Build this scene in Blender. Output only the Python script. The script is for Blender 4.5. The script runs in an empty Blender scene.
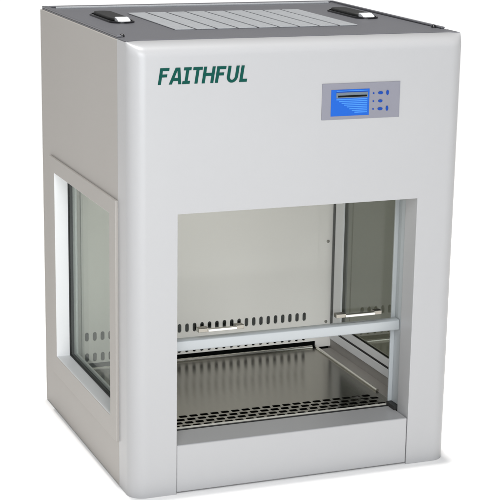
import bpy, bmesh, math
from mathutils import Vector, Matrix

scene = bpy.context.scene
C = scene.collection
PI = math.pi

# ------------------------------------------------------------------ sizes
W, D, H = 0.7775, 0.725, 1.0          # cabinet
SEAM = 0.0895                        # seam between front shell and side panel
RC = 0.036                           # radius of the rounded front corners
RT = 0.048                           # roll-over of the front shell at the top
X0, X1 = 0.1050, 0.6715              # front opening
Z0, Z1 = 0.1147, 0.6356
WY0, WY1, WZ0, WZ1 = 0.137, 0.598, 0.153, 0.6175   # side window openings
PROUD = 0.006                        # window frame stands this proud
GX = 0.030                           # depth of the side glass behind the panel face
IN = 0.040                           # inner face of the left side wall
XR = 0.759                           # inner face of the right side wall
YB = 0.640                           # inner back wall
IY1, IZ0 = 0.572, 0.164              # visible edge of the inner window trim
TRZ = 0.100                          # work tray height

# ------------------------------------------------------------------ materials
def nodes(name):
    m = bpy.data.materials.new(name); m.use_nodes = True
    nt = m.node_tree; nt.nodes.clear()
    out = nt.nodes.new('ShaderNodeOutputMaterial')
    return m, nt, out

def principled(name, col, rough=0.5, metal=0.0, spec=0.5, var=0.03, bump=0.0, bscale=300,
               scale=6.0, stretch=(1, 1, 1), aniso=0.0, coat=0.0, rvar=0.06):
    m, nt, out = nodes(name)
    b = nt.nodes.new('ShaderNodeBsdfPrincipled')
    tc = nt.nodes.new('ShaderNodeTexCoord')
    mp = nt.nodes.new('ShaderNodeMapping'); mp.inputs['Scale'].default_value = stretch
    mp.inputs['Location'].default_value = (5.37, 7.21, 3.13)
    n = nt.nodes.new('ShaderNodeTexNoise'); n.inputs['Scale'].default_value = scale
    n.inputs['Detail'].default_value = 5
    nt.links.new(tc.outputs['Object'], mp.inputs['Vector']); nt.links.new(mp.outputs[0], n.inputs['Vector'])
    cr = nt.nodes.new('ShaderNodeMapRange')
    cr.inputs['To Min'].default_value = 1 - var; cr.inputs['To Max'].default_value = 1 + var
    nt.links.new(n.outputs['Fac'], cr.inputs['Value'])
    mul = nt.nodes.new('ShaderNodeVectorMath'); mul.operation = 'SCALE'
    mul.inputs[0].default_value = col; nt.links.new(cr.outputs[0], mul.inputs['Scale'])
    nt.links.new(mul.outputs[0], b.inputs['Base Color'])
    rr = nt.nodes.new('ShaderNodeMapRange')
    rr.inputs['To Min'].default_value = max(0, rough - rvar); rr.inputs['To Max'].default_value = rough + rvar
    nt.links.new(n.outputs['Fac'], rr.inputs['Value']); nt.links.new(rr.outputs[0], b.inputs['Roughness'])
    b.inputs['Metallic'].default_value = metal
    b.inputs['Specular IOR Level'].default_value = spec
    b.inputs['Anisotropic'].default_value = aniso
    b.inputs['Coat Weight'].default_value = coat
    if bump:
        n2 = nt.nodes.new('ShaderNodeTexNoise'); n2.inputs['Scale'].default_value = bscale
        n2.inputs['Detail'].default_value = 3
        nt.links.new(mp.outputs[0], n2.inputs['Vector'])
        bp = nt.nodes.new('ShaderNodeBump'); bp.inputs['Strength'].default_value = bump
        bp.inputs['Distance'].default_value = 0.001
        nt.links.new(n2.outputs['Fac'], bp.inputs['Height']); nt.links.new(bp.outputs[0], b.inputs['Normal'])
    nt.links.new(b.outputs[0], out.inputs[0])
    return m

def glass(name, tint, ior=1.5):
    m, nt, out = nodes(name)
    tr = nt.nodes.new('ShaderNodeBsdfTransparent'); tr.inputs[0].default_value = (*tint, 1)
    gl = nt.nodes.new('ShaderNodeBsdfGlossy'); gl.inputs['Roughness'].default_value = 0.02
    gl.inputs['Color'].default_value = (0.95, 1.0, 0.97, 1)
    fr = nt.nodes.new('ShaderNodeFresnel')
    # a thin sheet reflects the same from both of its sides
    ge = nt.nodes.new('ShaderNodeNewGeometry'); mi = nt.nodes.new('ShaderNodeMapRange')
    mi.inputs['To Min'].default_value = ior; mi.inputs['To Max'].default_value = 1/ior
    nt.links.new(ge.outputs['Backfacing'], mi.inputs['Value']); nt.links.new(mi.outputs[0], fr.inputs['IOR'])
    n = nt.nodes.new('ShaderNodeTexNoise'); n.inputs['Scale'].default_value = 3
    mr = nt.nodes.new('ShaderNodeMapRange'); mr.inputs['To Min'].default_value = 0.015; mr.inputs['To Max'].default_value = 0.035
    nt.links.new(n.outputs['Fac'], mr.inputs['Value']); nt.links.new(mr.outputs[0], gl.inputs['Roughness'])
    mx = nt.nodes.new('ShaderNodeMixShader')
    nt.links.new(fr.outputs[0], mx.inputs[0]); nt.links.new(tr.outputs[0], mx.inputs[1]); nt.links.new(gl.outputs[0], mx.inputs[2])
    nt.links.new(mx.outputs[0], out.inputs[0])
    return m

M = {}
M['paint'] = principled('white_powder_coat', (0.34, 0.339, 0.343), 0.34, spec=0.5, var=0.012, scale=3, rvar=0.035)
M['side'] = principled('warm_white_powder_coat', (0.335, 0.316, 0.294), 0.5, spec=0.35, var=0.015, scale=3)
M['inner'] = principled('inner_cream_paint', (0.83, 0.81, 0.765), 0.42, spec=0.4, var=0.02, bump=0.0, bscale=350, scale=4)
M['lid'] = principled('grey_hammer_coat', (0.135, 0.135, 0.148), 0.42, metal=0.25, spec=0.5, var=0.06, bump=0.08, bscale=500, scale=8)
M['vent'] = principled('pale_filter_mesh', (0.29, 0.30, 0.312), 0.6, var=0.14, bump=0.6, bscale=700, scale=60)
M['steel'] = principled('brushed_steel', (0.31, 0.295, 0.26), 0.17, metal=1.0, var=0.05, bump=0.03, bscale=60, scale=10,
                        stretch=(1, 14, 14), rvar=0.03)
M['tray'] = principled('brushed_tray_steel', (0.33, 0.318, 0.28), 0.20, metal=1.0, var=0.10, bump=0.03, bscale=60, scale=10,
                       stretch=(14, 1, 14), rvar=0.03, aniso=0.7)
_nt = M['tray'].node_tree; _t = _nt.nodes.new('ShaderNodeCombineXYZ'); _t.inputs[1].default_value = 1.0   # grain direction
_nt.links.new(_t.outputs[0], next(n for n in _nt.nodes if n.type == 'BSDF_PRINCIPLED').inputs['Tangent'])
M['lip_glint'] = principled('lip_glint_steel', (0.62, 0.61, 0.56), 0.45, metal=0.1, var=0.03)  # pale non-metal, the glint on the steel lip put into the colour
M['bright'] = principled('polished_steel', (0.68, 0.67, 0.62), 0.22, metal=1.0, var=0.03, rvar=0.03)
M['alu'] = principled('anodised_aluminium', (0.37, 0.39, 0.40), 0.42, metal=0.2, var=0.02)
M['black'] = principled('black_rubber', (0.012, 0.012, 0.012), 0.55, var=0.1)
M['gloss'] = principled('glossy_black_plastic', (0.012, 0.012, 0.014), 0.16, var=0.05)
M['chrome'] = principled('chrome', (0.85, 0.86, 0.88), 0.12, metal=1.0, var=0.02)
M['dark'] = principled('cavity_shade_and_print', (0.006, 0.007, 0.006), 0.9, spec=0.05, var=0.1)  # shade in the cavities put into the colour; also black for the digits
M['green'] = principled('green_print', (0.002, 0.052, 0.040), 0.7, spec=0.1, var=0.03)
M['plate'] = principled('grey_panel_film', (0.185, 0.185, 0.215), 0.6, spec=0.2, var=0.02)
M['blue'] = principled('blue_film', (0.010, 0.085, 0.40), 0.5, spec=0.12, var=0.02)
M['pale_blue'] = principled('pale_blue_print', (0.045, 0.19, 0.56), 0.5, spec=0.12, var=0.02)
M['navy'] = principled('navy_print', (0.006, 0.045, 0.26), 0.5, spec=0.12, var=0.02)
M['lcd'] = principled('lcd_grey', (0.11, 0.14, 0.17), 0.5, spec=0.15, var=0.02)
M['lit_paint'] = principled('lit_window_paint', (0.74, 0.745, 0.75), 0.45, var=0.01)  # lighter paint copy, brightness of the lit window reveals put into the colour
M['grip'] = principled('pale_handle_glint', (0.75, 0.76, 0.78), 0.36, metal=0.1, var=0.02, rvar=0.03)  # white highlight on the carry handles, painted as a pale colour
M['floor'] = principled('white_table', (0.94, 0.93, 0.92), 0.8, spec=0.1, var=0.003)
M['clear'] = glass('clear_glass', (0.79, 0.81, 0.79), 1.09)
M['sash'] = glass('sash_glass', (0.97, 0.97, 0.965), 1.25)
M['dark_view'] = glass('dark_view_glass', (0.25, 0.255, 0.22))  # darkness seen beyond the right pane put into the glass tint

# ------------------------------------------------------------------ helpers
def obj(name, bm, m, parent=None, smooth=None, bevel=0.0, seg=2, label=None):
    bmesh.ops.remove_doubles(bm, verts=bm.verts, dist=1e-6)
    bmesh.ops.recalc_face_normals(bm, faces=bm.faces)
    me = bpy.data.meshes.new(name); bm.to_mesh(me); bm.free()
    for i, mm in enumerate(m if isinstance(m, (list, tuple)) else [m]): me.materials.append(mm)
    o = bpy.data.objects.new(name, me); C.objects.link(o)
    if parent: o.parent = parent
    if smooth:
        for p in me.polygons: p.use_smooth = True
        me.set_sharp_from_angle(angle=math.radians(smooth))
    if bevel:
        b = o.modifiers.new('bevel', 'BEVEL'); b.width = bevel; b.segments = seg
        b.limit_method = 'ANGLE'; b.angle_limit = math.radians(40); b.harden_normals = True
        for p in me.polygons: p.use_smooth = True
        if not smooth: me.set_sharp_from_angle(angle=math.radians(35))
    if label: o['label'] = label
    return o

def box(bm, a, b, mi=0):
    vs = [bm.verts.new((x, y, z)) for x in (a[0], b[0]) for y in (a[1], b[1]) for z in (a[2], b[2])]
    for f in ((0, 1, 3, 2), (4, 6, 7, 5), (0, 4, 5, 1), (2, 3, 7, 6), (0, 2, 6, 4), (1, 5, 7, 3)):
        bm.faces.new([vs[i] for i in f]).material_index = mi
    return bm

def prism(bm, poly, axis, lo, hi, mi=0):
    """extrude a 2D polygon along axis (0,1,2)"""
    def P(p, t):
        q = list(p); q.insert(axis, t); return q
    a = [bm.verts.new(P(p, lo)) for p in poly]; b = [bm.verts.new(P(p, hi)) for p in poly]
    n = len(poly)
    bm.faces.new(a).material_index = mi; bm.faces.new(b[::-1]).material_index = mi
    for i in range(n):
        bm.faces.new((a[i], a[(i+1) % n], b[(i+1) % n], b[i])).material_index = mi
    return bm

def tube(bm, pts, r, n=12):
    pts = [Vector(p) for p in pts]; rings = []
    for i, p in enumerate(pts):
        t = (pts[min(i+1, len(pts)-1)] - pts[max(i-1, 0)]).normalized()
        u = t.orthogonal().normalized() if i == 0 else (u - t*u.dot(t)).normalized()
        v = t.cross(u)
        rings.append([bm.verts.new(p + r*(math.cos(2*PI*k/n)*u + math.sin(2*PI*k/n)*v)) for k in range(n)])
    for a, b in zip(rings, rings[1:]):
        for k in range(n): bm.faces.new((a[k], a[(k+1) % n], b[(k+1) % n], b[k]))
    bm.faces.new(rings[0][::-1]); bm.faces.new(rings[-1])
    return bm

def stadium(cx, cy, hw, hl, n=8):
    """long side along the second coordinate"""
    pts = []
    for k in range(n+1):
        a = PI*k/n; pts.append((cx + hw*math.cos(a), cy + (hl-hw) + hw*math.sin(a)))
    for k in range(n+1):
        a = PI + PI*k/n; pts.append((cx + hw*math.cos(a), cy - (hl-hw) + hw*math.sin(a)))
    return pts

def ring_frame(bm, out, inn, axis, lo, hi):
    """rectangular frame; out/inn = (u0,v0,u1,v1) in the two remaining axes"""
    def P(u, v, t):
        q = [u, v]; q.insert(axis, t); return q
    def rect(r, t): return [bm.verts.new(P(u, v, t)) for u, v in ((r[0], r[1]), (r[2], r[1]), (r[2], r[3]), (r[0], r[3]))]
    a, b, c, d = rect(out, lo), rect(inn, lo), rect(out, hi), rect(inn, hi)
    for i in range(4):
        j = (i+1) % 4
        bm.faces.new((a[i], a[j], b[j], b[i])); bm.faces.new((c[i], d[i], d[j], c[j]))
        bm.faces.new((a[i], c[i], c[j], a[j])); bm.faces.new((b[i], b[j], d[j], d[i]))
    return bm

def slot_plate(bm, rows, u0, u1, v0, v1, hw, hl, to3d, thick, n=4):
    """flat plate with slots cut out. rows = [(v centre, [u centres])], slot half size hw (u) x hl (v);
       long axis is the longer of the two. Each slot sits in its own cell, the rest is filled with quads."""
    horiz = hw > hl
    def sl(cu, cv):
        if horiz and n == 0:
            c = hl*0.35; q = [(hw, hl-c), (hw-c, hl), (-hw+c, hl), (-hw, hl-c), (-hw, -hl+c), (-hw+c, -hl), (hw-c, -hl), (hw, -hl+c)]
            return [(cu+x, cv+y) for x, y in q]
        if horiz:
            return [(x, y) for y, x in stadium(cv, cu, hl, hw, n)][::-1]
        return stadium(cu, cv, hw, hl, n)
    def both(poly, flip=False):
        a = [bm.verts.new(to3d(p[0], p[1], 0)) for p in poly]
        b = [bm.verts.new(to3d(p[0], p[1], thick)) for p in poly]
        bm.faces.new(a); bm.faces.new(b[::-1])
    vprev = v0
    for cv, us in rows:
        h = hl*1.25
        both([(u0, vprev), (u1, vprev), (u1, cv-h), (u0, cv-h)])
        pu = u0
        for cu in us:
            w = hw*1.2
            if cu-w > pu + 1e-5: both([(pu, cv-h), (cu-w, cv-h), (cu-w, cv+h), (pu, cv+h)])
            S = sl(cu, cv); N = len(S)
            # outer ring: project slot points radially on the cell rectangle
            O = []
            for (x, y) in S:
                dx, dy = (x-cu)/hw, (y-cv)/hl
                s = 1/max(abs(dx), abs(dy)); O.append((cu + dx*s*w, cv + dy*s*h))
            corners = [(cu+w, cv+h), (cu-w, cv+h), (cu-w, cv-h), (cu+w, cv-h)]
            for t in (0, thick):
                vs = [bm.verts.new(to3d(x, y, t)) for x, y in S]; vo = [bm.verts.new(to3d(x, y, t)) for x, y in O]
                if t == 0: keep = vs
                for i in range(N):
                    j = (i+1) % N
                    if (Vector(O[i])-Vector(O[j])).length < 1e-7: 
                        bm.faces.new((vs[i], vs[j], vo[i])); continue
                    a, b = O[i], O[j]; cor = None
                    onx = lambda p: abs(abs(p[0]-cu)-w) < 1e-7
                    ony = lambda p: abs(abs(p[1]-cv)-h) < 1e-7
                    if not ((onx(a) and onx(b) and (a[0]-cu)*(b[0]-cu) > 0) or (ony(a) and ony(b) and (a[1]-cv)*(b[1]-cv) > 0)):
                        mx, my = (a[0]+b[0])/2-cu, (a[1]+b[1])/2-cv
                        cor = (cu + math.copysign(w, mx), cv + math.copysign(h, my))
                    f = [vs[i], vs[j], vo[j]]
                    if cor: f.append(bm.verts.new(to3d(cor[0], cor[1], t)))
                    f.append(vo[i]); bm.faces.new(f)
                if t: 
                    for i in range(N):
                        j = (i+1) % N; bm.faces.new((keep[i], keep[j], vs[j], vs[i]))
            pu = cu+w
        if pu < u1 - 1e-5: both([(pu, cv-h), (u1, cv-h), (u1, cv+h), (pu, cv+h)])
        vprev = cv+h
    both([(u0, vprev), (u1, vprev), (u1, v1), (u0, v1)])
    return bm

def new(): return bmesh.new()

# ------------------------------------------------------------------ setting
fl = obj('floor', box(new(), (-5, -5, -0.05), (5.5, 4.2, 0.0)), M['floor']); fl['kind'] = 'structure'

# ------------------------------------------------------------------ the cabinet
cab = bpy.data.objects.new('clean_bench', None); C.objects.link(cab)
cab['label'] = 'white desktop laminar flow cabinet with a half open glass sash and green FAITHFUL lettering'
cab['category'] = 'clean bench'

# ---- front shell: rounded corners, rolled top edge, opening
def plan():
    pts = [(0, SEAM, -1, 0)]                # (x, y, nx, ny)
    n = 14
    for k in range(n+1):
        a = PI/2*k/n; pts.append((RC - RC*math.cos(a), RC - RC*math.sin(a), -math.cos(a), -math.sin(a)))
    for x in (X0, 0.2, 0.3, 0.4, 0.5, 0.6, X1): pts.append((x, 0, 0, -1))
    for k in range(n, -1, -1):
        a = PI/2*k/n; pts.append((W - RC + RC*math.cos(a), RC - RC*math.sin(a), math.cos(a), -math.sin(a)))
    pts.append((W, SEAM, 1, 0))
    return pts
pl = plan()
bm = new()
rows = [(0.0, 0, 0), (Z0, 0, 0), (Z1, 0, 0), (0.80, 0, 0)]
for k in range(0, 11):
    a = PI/2*k/10; rows.append((H - 0.002 - RT*0.62*(1-math.sin(a)), RT*(1-math.cos(a)), 1))
grid = []
for z, off, _ in rows:
    line = []
    for x, y, nx, ny in pl:
        line.append(bm.verts.new((x, y + off*max(0.0, -ny)**1.6, z)))   # roll-over fades out round the corners
    grid.append(line)
iX0 = next(i for i, p in enumerate(pl) if abs(p[0]-X0) < 1e-6); iX1 = next(i for i, p in enumerate(pl) if abs(p[0]-X1) < 1e-6)
for r in range(len(rows)-1):
    for i in range(len(pl)-1):
        if iX0 <= i < iX1 and r < 2: continue
        bm.faces.new((grid[r][i], grid[r][i+1], grid[r+1][i+1], grid[r+1][i]))
inn = []
for z in (0.0, Z0, Z1):
    line = []
    for x, y, nx, ny in pl: line.append(bm.verts.new((min(max(x, 0.034), W-0.016), max(y, 0.056), z)))
    inn.append(line)
for r in range(2):
    for i in range(len(pl)-1):
        if iX0 <= i < iX1: continue
        bm.faces.new((inn[r][i], inn[r+1][i], inn[r+1][i+1], inn[r][i+1]))
    for i in (iX0, iX1):
        bm.faces.new((grid[r][i], grid[r+1][i], inn[r+1][i], inn[r][i]))
for i in range(iX0, iX1):                   # underside of the header
    bm.faces.new((grid[2][i], grid[2][i+1], inn[2][i+1], inn[2][i]))
for i in range(len(pl)-1):                  # feet of the columns
    if iX0 <= i < iX1: continue
    bm.faces.new((grid[0][i], grid[0][i+1], inn[0][i+1], inn[0][i]))
for r in range(2):
    for i in (0, len(pl)-1):
        bm.faces.new((grid[r][i], grid[r+1][i], inn[r+1][i], inn[r][i]))
shell = obj('front_shell', bm, M['paint'], cab, smooth=50, bevel=0.0016, seg=2)

# ---- front sill, a separate panel between the columns
bm = box(new(), (X0+0.0008, 0.0012, 0.004), (X1-0.0008, 0.094, Z0))
obj('front_sill', bm, M['paint'], cab, bevel=0.003, seg=3)

# ---- side panels with window openings
for sgn in (-1, 1):
    def X(v): return v if sgn < 0 else W - v
    bm = new(); gx, wi = (GX, IN) if sgn < 0 else (0.008, W-XR)
    x_out, x_in = X(0.0), X(wi)
    lo, hi = min(x_out, x_in), max(x_out, x_in)
    ys = [SEAM+0.0012, WY0-0.001, WY1+0.001, D-0.012]; zs = [0.002, WZ0-0.001, WZ1+0.001, H-0.004]
    ring_frame(bm, (ys[0], zs[0], ys[3], zs[3]), (ys[1], zs[1], ys[2], zs[2]), 0, lo, hi)
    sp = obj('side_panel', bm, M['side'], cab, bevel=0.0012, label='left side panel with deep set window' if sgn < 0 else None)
    # proud frame with the reveal down to the glass
    a, b = X(-PROUD), X(gx-0.001)
    bm = ring_frame(new(), (SEAM+0.0016, WZ0-0.048, WY1+0.044, WZ1+0.036), (WY0, WZ0, WY1, WZ1), 0, min(a, X(0.002)), max(a, X(0.002)))
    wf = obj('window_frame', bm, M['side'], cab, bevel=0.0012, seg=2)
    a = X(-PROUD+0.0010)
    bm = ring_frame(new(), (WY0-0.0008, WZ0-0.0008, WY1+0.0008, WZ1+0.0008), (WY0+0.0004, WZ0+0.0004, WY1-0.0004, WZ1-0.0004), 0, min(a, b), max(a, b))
    obj('lit_reveal', bm, M['lit_paint'], wf)  # reveal faces in the lightened paint, their light painted in
    g0, g1 = X(gx), X(gx+0.006)
    bm = box(new(), (min(g0, g1), WY0+0.001, WZ0+0.001), (max(g0, g1), WY1-0.001, WZ1-0.001))
    pane = obj('window_pane', bm, M['clear'] if sgn < 0 else M['dark_view'], wf, label=None if sgn < 0 else 'clear pane, the dark view behind it put into its tint')
    t0, t1 = X(gx-0.002), X(gx+0.010)
    bm = ring_frame(new(), (WY0, WZ0, WY1, WZ1), (WY0+0.0035, WZ0+0.0035, WY1-0.0035, WZ1-0.0035), 0, min(t0, t1), max(t0, t1))
    obj('gasket', bm, M['black'], wf)
    # inner trim round the window
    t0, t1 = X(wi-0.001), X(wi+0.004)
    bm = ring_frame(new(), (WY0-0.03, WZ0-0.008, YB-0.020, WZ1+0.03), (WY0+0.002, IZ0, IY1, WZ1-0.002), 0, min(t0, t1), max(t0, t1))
    obj('inner_trim', bm, M['lit_paint'], wf, bevel=0.001, seg=2)
    t0, t1 = X(wi-0.001), X(wi+0.0047)
    bm = ring_frame(new(), (WY0-0.034, WZ0-0.0132, YB-0.0062, WZ1+0.034), (WY0-0.0302, WZ0-0.0082, YB-0.0198, WZ1+0.0302), 0, min(t0, t1), max(t0, t1))
    obj('trim_seal', bm, M['black'], wf)
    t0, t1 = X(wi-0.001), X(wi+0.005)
    obj('lower_rail', box(new(), (min(t0, t1), 0.105, 0.1165), (max(t0, t1), YB-0.0062, WZ0-0.0137)), M['lit_paint'], sp, bevel=0.002)

# ---- back panel
bm = box(new(), (0.0, D-0.011, 0.002), (W, D, H-0.004))
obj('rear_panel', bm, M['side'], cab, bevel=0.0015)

# ---- inside: back wall with slots, ceiling, base
bm = new()
for a, b in ((IN, 0.0700), (0.7143, XR)):
    obj('back_margin', box(new(), (a, YB-0.002, 0.095), (b, YB+0.002, 0.70)), M['inner'], cab, bevel=0.001)
us = [0.083 + i*0.02055 for i in range(30)]
bm = slot_plate(new(), [(0.1300, us), (0.1845, us)], 0.072, 0.712, 0.1145, 0.70, 0.0052, 0.0120,
                lambda u, v, t: (u, YB-0.006+t, v), 0.003)
box(bm, (0.0705, YB-0.006, 0.1145), (0.072, YB+0.006, 0.70)); box(bm, (0.712, YB-0.006, 0.1145), (0.7138, YB+0.006, 0.70))
obj('back_wall', bm, M['inner'], cab)
obj('duct_shade', box(new(), (0.036, YB+0.012, 0.0705), (W-0.016, YB+0.02, 0.70)), M['dark'], cab)  # black sheet stands in for the shade behind the slots
for x in (0.056, 0.7430):
    for z in (0.165, 0.385, 0.60):
        bm = prism(new(), [(x+0.0042*math.cos(k*PI/6), z+0.0042*math.sin(k*PI/6)) for k in range(12)], 1, YB-0.005, YB-0.0015)
        obj('screw', bm, M['steel'], cab, bevel=0.001)
obj('inner_ceiling', box(new(), (0.034, 0.02, 0.665), (W-0.016, D-0.012, 0.675)), M['inner'], cab)
obj('base', box(new(), (0.036, 0.096, 0.02), (W-0.016, D-0.012, 0.07)), M['steel'], cab)

# ---- ledges at both sides of the tray
for a, b in ((IN, 0.0805), (0.7125, XR)):
    obj('side_ledge', box(new(), (a, 0.1, 0.0705), (b, YB-0.008, 0.0915)), M['side'], cab, bevel=0.001)

# ---- work tray, perforated along its front
TX0, TX1, TY0, TY1 = 0.085, 0.708, 0.114, 0.622
rowsv = []
pitch = 0.0262
for r, v in enumerate((0.1535, 0.1745, 0.1955, 0.2165)):
    u = TX0 + 0.018 + (pitch/2 if r % 2 else 0); L = []
    while u < TX1 - 0.018: L.append(u); u += pitch
    rowsv.append((v, L))
bm = slot_plate(new(), rowsv, TX0, TX1, TY0, TY1, 0.0099, 0.0070, lambda u, v, t: (u, v, TRZ-0.002+t), 0.002, 0)
tray = obj('work_tray', bm, M['tray'], cab)
obj('sump_shade', box(new(), (TX0+0.004, TY0+0.004, 0.0705), (TX1-0.004, 0.25, 0.0765)), M['dark'], cab)  # black sheet stands in for the shade under the perforations
bm = new()
r = 0.0042
tube(bm, [(TX0, TY0, TRZ+0.002), (TX0, TY1, TRZ+0.002)], r); 
tube(bm, [(TX1, TY0+0.125, TRZ+0.002), (TX1, TY1, TRZ+0.002)], r)
tube(bm, [(TX0+0.004, TY1, TRZ+0.002), (TX1-0.01, TY1, TRZ+0.002)], r*1.25)
obj('tray_rim', bm, M['bright'], tray, smooth=40)
obj('front_lip', box(new(), (TX0-0.01, 0.1003, TRZ-0.02), (TX1+0.01, 0.1135, TRZ+0.0148)), M['lip_glint'], tray, bevel=0.001)

obj('sill_gap_shade', box(new(), (X0-0.02, 0.0945, 0.08), (0.69, 0.0998, Z0+0.0006)), M['black'], cab)  # black strip painted in for the shaded gap between sill and tray
# ---- sash rails and half open glass sash
for sgn in (-1, 1):
    def X(v): return v if sgn > 0 else (X0+X1) - v
    bm = new()
    a, b = X(0.6765), X(0.680); box(bm, (min(a, b), 0.058, Z0+0.011), (max(a, b), 0.101, 0.664))
    a, b = X(0.6665), X(0.6765); box(bm, (min(a, b), 0.0965, Z0+0.011), (max(a, b), 0.101, 0.664))
    rail = obj('sash_rail', bm, M['alu'], cab, bevel=0.0006)
    a, b = X(0.664), X(0.682)
    obj('rail_foot', box(new(), (min(a, b), 0.0585, Z0+0.0005), (max(a, b), 0.100, Z0+0.0105)), M['black'], rail, bevel=0.001)
sash = bpy.data.objects.new('glass_sash', None); C.objects.link(sash); sash.parent = cab; sash.location = (0, 0, 0)
sy0, sy1 = 0.070, 0.092
bm = prism(new(), [(sy0, 0.311), (sy0+0.002, 0.308), (sy1, 0.308), (sy1, 0.333), (sy0+0.004, 0.333), (sy0, 0.3305)], 0, X0-0.004, 0.6755)
obj('bottom_rail', bm, M['alu'], sash, bevel=0.001)
obj('sash_glass', box(new(), (X0-0.003, 0.079, 0.3335), (0.675, 0.083, 0.662)), M['sash'], sash)
for hx0, hx1 in ((0.176, 0.284), (0.510, 0.625)):
    z = 0.3545 if hx0 < 0.4 else 0.3575
    h = obj('sash_handle', box(new(), (hx0+0.0215, 0.058, z-0.0035), (hx1-0.018, 0.066, z+0.0035)), M['bright'], cab, bevel=0.0015)
    for a, b in ((hx0, hx0+0.024), (hx1-0.020, hx1)):
        obj('handle_bracket', box(new(), (a, 0.062, z-0.0048), (b, 0.0785, z+0.0052)), M['steel'], h, bevel=0.0015)

# ---- lid
bm = new()
fy = 0.049
# lid plate with a low centre and a raised rim along sides and rear; front corners clipped to the shell's roll-over
outer = [(0.0012, 0.088)] + [(RC-(RC-0.0012)*math.cos(PI/2*k/8), RC*(1-math.sin(PI/2*k/8))+(fy+0.0005)*math.sin(PI/2*k/8)**1.6) for k in range(9)] + [(W-RC+(RC-0.0012)*math.cos(PI/2*k/8), RC*(1-math.sin(PI/2*k/8))+(fy+0.0005)*math.sin(PI/2*k/8)**1.6) for k in range(8, -1, -1)] + [(W-0.0012, 0.088), (W-0.0012, 0.0905), (W-0.004, 0.0905), (W-0.004, D-0.003), (0.004, D-0.003), (0.004, 0.0905), (0.0012, 0.0905)]
prism(bm, outer, 2, H-0.016, H-0.0005)
lid = obj('top_lid', bm, M['lid'], cab, bevel=0.001)
bm = new()
rw = 0.010
box(bm, (0.0035, 0.10, H-0.0004), (0.0035+rw, D-0.0035, H+0.004)); box(bm, (W-0.0035-rw, 0.10, H-0.0004), (W-0.0035, D-0.0035, H+0.004))
box(bm, (0.0035+rw, D-0.0035-rw, H-0.0004), (W-0.0035-rw, D-0.0035, H+0.004))
obj('lid_rim', bm, M['lid'], lid, bevel=0.0015)
bm = tube(new(), [(0.03, D-0.034, H+0.0012), (W-0.03, D-0.034, H+0.0012)], 0.0035)
obj('rear_crease', bm, M['vent'], lid, smooth=40)
bm = new()
vx0, vx1, vy0, vy1 = 0.163, 0.606, 0.200, 0.548
cw = (vx1-vx0)/9
for i in range(9):
    box(bm, (vx0+i*cw+0.0028, vy0, H-0.0003), (vx0+(i+1)*cw-0.0028, vy1, H+0.0022))
vent = obj('air_intake', bm, M['vent'], lid, bevel=0.001)

def ring(bm, o, i, zb, zt):
    vo0 = [bm.verts.new((x, y, zb)) for x, y in o]; vo1 = [bm.verts.new((x, y, zt)) for x, y in o]
    vi1 = [bm.verts.new((x, y, zt)) for x, y in i]; vi0 = [bm.verts.new((x, y, zb)) for x, y in i]
    n = len(o)
    for k in range(n):
        j = (k+1) % n
        bm.faces.new((vo0[k], vo0[j], vo1[j], vo1[k])); bm.faces.new((vo1[k], vo1[j], vi1[j], vi1[k])); bm.faces.new((vi1[k], vi1[j], vi0[j], vi0[k]))
for cx, cy in ((0.098, 0.452), (0.693, 0.425)):
    bm = new(); ring(bm, stadium(cx, cy, 0.030, 0.105, 14), stadium(cx, cy, 0.0255, 0.1005, 14), H-0.0004, H+0.004)
    hnd = obj('carry_handle', bm, M['gloss'], lid, bevel=0.001)
    bm = prism(new(), stadium(cx, cy, 0.0256, 0.1006, 14), 2, H-0.0003, H+0.0006)
    obj('handle_cup', bm, M['gloss'], hnd)
    # folded grip bar in the cup and the highlight at its near end, modelled as a pale block
    bm = prism(new(), stadium(cx+0.002, cy+0.018, 0.0225, 0.080, 12), 2, H+0.0005, H+0.0085)
    obj('folded_grip', bm, M['black'], hnd, bevel=0.003, seg=3)
    bm = new()
    prism(bm, [(cy-0.092, H+0.0008), (cy-0.086, H+0.0065), (cy-0.072, H+0.0105), (cy-0.061, H+0.0105), (cy-0.0605, H+0.0008)], 0, cx-0.012, cx+0.018)
    obj('glint_block', bm, M['grip'], hnd, bevel=0.002, seg=3)
for x, y in ((0.0165, 0.108), (W-0.0175, 0.128)):
    bm = new(); R = 0.0062; n = 14
    prev = None
    for q in range(5):
        a = q*PI/8.2; ringv = [bm.verts.new((x+R*math.cos(a)*math.cos(2*PI*k/n), y+R*math.cos(a)*math.sin(2*PI*k/n), H+0.0005+0.006*math.sin(a))) for k in range(n)]
        if prev:
            for k in range(n): bm.faces.new((prev[k], prev[(k+1) % n], ringv[(k+1) % n], ringv[k]))
        prev = ringv
    bm.faces.new(prev)
    obj('lid_screw', bm, M['gloss'], lid, smooth=60)

# ---- lettering, strokes in the front plane; u along x, v up, sheared
def stroke_obj(polys, mat, name, y0, y1, parent):
    bm = new()
    for i, p in enumerate(polys):
        prism(bm, p, 1, y0 - i*0.00002, y1)
    return obj(name, bm, mat, parent)
bz, ch = 0.9122, 0.0345
def sh(u, v): return (u + v*ch*0.155, bz + v*ch)
def bar(u0, v0, u1, v1, w):           # slanted stroke with horizontal ends
    return [sh(u0-w/2, v0), sh(u0+w/2, v0), sh(u1+w/2, v1), sh(u1-w/2, v1)]
def hbar(u0, u1, v, t): return [sh(u0, v-t/2), sh(u1, v-t/2), sh(u1, v+t/2), sh(u0, v+t/2)]
sw, tk = 0.0066, 0.180
L = []
def F(u): return [bar(u, 0, u, 1, sw), hbar(u+sw/2, u+0.0170, 1-tk/2, tk), hbar(u+sw/2, u+0.0140, 0.53, tk)]
L += F(0.0630)
L += [bar(0.0868, 0, 0.0965, 1, sw), bar(0.1075, 0, 0.1000, 1, sw), hbar(0.0905, 0.105, 0.29, tk)]
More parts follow.
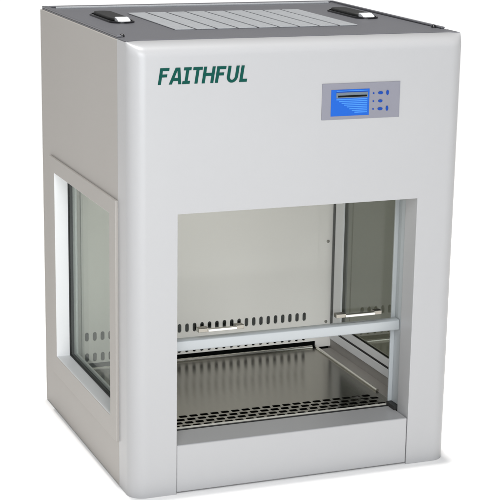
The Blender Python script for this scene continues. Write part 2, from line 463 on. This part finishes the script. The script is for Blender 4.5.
L += [bar(0.1205, 0, 0.1205, 1, sw), hbar(0.1125, 0.1175, tk/2, tk), hbar(0.1235, 0.1290, tk/2, tk), hbar(0.1120, 0.1175, 1-tk/2, tk), hbar(0.1235, 0.1285, 1-tk/2, tk)]
L += [bar(0.1430, 0, 0.1430, 1-tk, sw), hbar(0.1325, 0.1530, 1-tk/2, tk)]
L += [bar(0.1590, 0, 0.1590, 1, sw), bar(0.1780, 0, 0.1780, 1, sw), hbar(0.1620, 0.1750, 0.53, tk)]
L += F(0.1882)
# U: bowl as an arc band
uc, ru = 0.2222, 0.0091
band_o, band_i = [], []
for k in range(17):
    a = PI + PI*k/16
    band_o.append(sh(uc + (ru+sw/2)*math.cos(a), 0.37 + 0.39*math.sin(a))); band_i.append(sh(uc + (ru-sw/2)*math.cos(a), 0.37 + 0.22*math.sin(a)))
for k in range(16): L.append([band_o[k], band_o[k+1], band_i[k+1], band_i[k]])
L += [bar(uc-ru, 0.37, uc-ru, 1, sw), bar(uc+ru, 0.37, uc+ru, 1, sw)]
L += [bar(0.2425, 0, 0.2425, 1, sw), hbar(0.2455, 0.2560, tk/2, tk)]
stroke_obj(L, M['green'], 'lettering', -0.0007, 0.0005, shell)

# ---- control panel
px0, px1, pz0, pz1 = 0.4305, 0.6165, 0.8226, 0.9010
cp = obj('control_panel', box(new(), (px0, -0.0016, pz0), (px1, 0.0005, pz1)), M['plate'], cab, bevel=0.0004)
sx0, sx1, sz0, sz1 = 0.4515, 0.5425, 0.8300, 0.8875
obj('screen', box(new(), (sx0, -0.0024, sz0), (sx1, -0.0012, sz1)), M['blue'], cp, bevel=0.0003)
bm = new()
for k in range(8):                    # pale lines, their left ends on a falling diagonal
    z = 0.8660 - k*0.0041
    xa = 0.4640 + k*0.0062
    box(bm, (xa, -0.0028, z-0.00125), (0.5375, -0.0022, z+0.00125))
box(bm, (0.4640, -0.0028, 0.8835), (0.5375, -0.0022, 0.8850))
obj('screen_print', bm, M['pale_blue'], cp)
obj('display_window', box(new(), (0.4635, -0.0029, 0.8690), (0.5385, -0.0022, 0.8810)), M['lcd'], cp)
obj('display_digits', box(new(), (0.4675, -0.0035, 0.8710), (0.5360, -0.0027, 0.8748)), M['dark'], cp)
obj('display_edge', box(new(), (0.4635, -0.0035, 0.8812), (0.5385, -0.0027, 0.8826)), M['navy'], cp)
for z in (0.8770, 0.8596, 0.8425):
    bm = prism(new(), [(0.5525+0.0020*math.cos(k*PI/6), z+0.0020*math.sin(k*PI/6)) for k in range(12)], 1, -0.0024, -0.0012)
    obj('indicator', bm, M['navy'], cp)
def oval(cx, cz, hu, hv, n=20): return [(cx+hu*math.cos(2*PI*k/n), cz+hv*math.sin(2*PI*k/n)) for k in range(n)]
for x, z, a, b in ((0.5692, 0.8774, 0.0060, 0.0034), (0.5692, 0.8596, 0.0052, 0.0033), (0.5692, 0.8424, 0.0060, 0.0034),
                   (0.5860, 0.8774, 0.0031, 0.0056), (0.5860, 0.8428, 0.0031, 0.0056)):
    obj('button', prism(new(), oval(x, z, a, b), 1, -0.0030, -0.0012), M['navy'], cp, bevel=0.0004)

# ------------------------------------------------------------------ light
def area(name, loc, target, sx, sy, energy, col, spread=180):
    l = bpy.data.lights.new(name, 'AREA'); l.shape = 'RECTANGLE'; l.size = sx; l.size_y = sy; l.energy = energy; l.color = col
    l.spread = math.radians(spread)
    o = bpy.data.objects.new(name, l); C.objects.link(o); o.location = loc
    o.rotation_euler = (Vector(target)-Vector(loc)).to_track_quat('-Z', 'Y').to_euler()
    return o
area('overhead_lamp', (0.3, 1.0, 24), (0.3, 1.0, 0), 1.2, 1.2, 6200, (1, 0.99, 0.97), 180)
area('front_softbox', (-0.6, -3.4, 1.4), (0.4, 0.0, 0.4), 2.4, 2.2, 88, (0.92, 0.96, 1.0))
area('high_softbox', (-0.7, -2.6, 3.0), (0.3, 0.0, 0.4), 1.6, 1.6, 72, (0.97, 0.98, 1.0))

w = bpy.data.worlds.new('World'); scene.world = w; w.use_nodes = True
nt = w.node_tree; nt.nodes.clear()
out = nt.nodes.new('ShaderNodeOutputWorld'); bg = nt.nodes.new('ShaderNodeBackground')
tc = nt.nodes.new('ShaderNodeTexCoord'); sp = nt.nodes.new('ShaderNodeSeparateXYZ'); cr = nt.nodes.new('ShaderNodeValToRGB')
nt.links.new(tc.outputs['Generated'], sp.inputs[0]); nt.links.new(sp.outputs['Z'], cr.inputs[0])
cr.color_ramp.elements[0].position = 0.02; cr.color_ramp.elements[0].color = (1.05, 1.05, 1.05, 1)
cr.color_ramp.elements[1].position = 0.12; cr.color_ramp.elements[1].color = (0.2, 0.2, 0.2, 1)
nt.links.new(cr.outputs[0], bg.inputs[0]); bg.inputs[1].default_value = 1.0
nt.links.new(bg.outputs[0], out.inputs[0])

# ------------------------------------------------------------------ camera
cam = bpy.data.cameras.new('camera'); co = bpy.data.objects.new('camera', cam); C.objects.link(co)
rt = Vector((0.9271838, -0.3741027, 0.0194239)); up = Vector((0.0834219, 0.2567482, 0.9628713)); fw = Vector((0.3651999, 0.8911383, -0.2692611))
m = Matrix((rt, up, -fw)).transposed().to_4x4(); m.translation = Vector((-1.0278219, -3.2839426, 1.4160230))
co.matrix_world = m
cam.sensor_width = 36; cam.sensor_fit = 'HORIZONTAL'; cam.lens = 1677.2743/500*36
cam.shift_x = (250-269.2650)/500; cam.shift_y = (302.6281-250)/500
cam.clip_start = 0.05; cam.clip_end = 200
scene.camera = co
vs = scene.view_settings; vs.view_transform = 'Standard'; vs.look = 'None'; vs.exposure = 0; vs.gamma = 1
scene.render.engine = 'CYCLES'
scene.cycles.max_bounces = 14; scene.cycles.transparent_max_bounces = 16; scene.cycles.glossy_bounces = 8
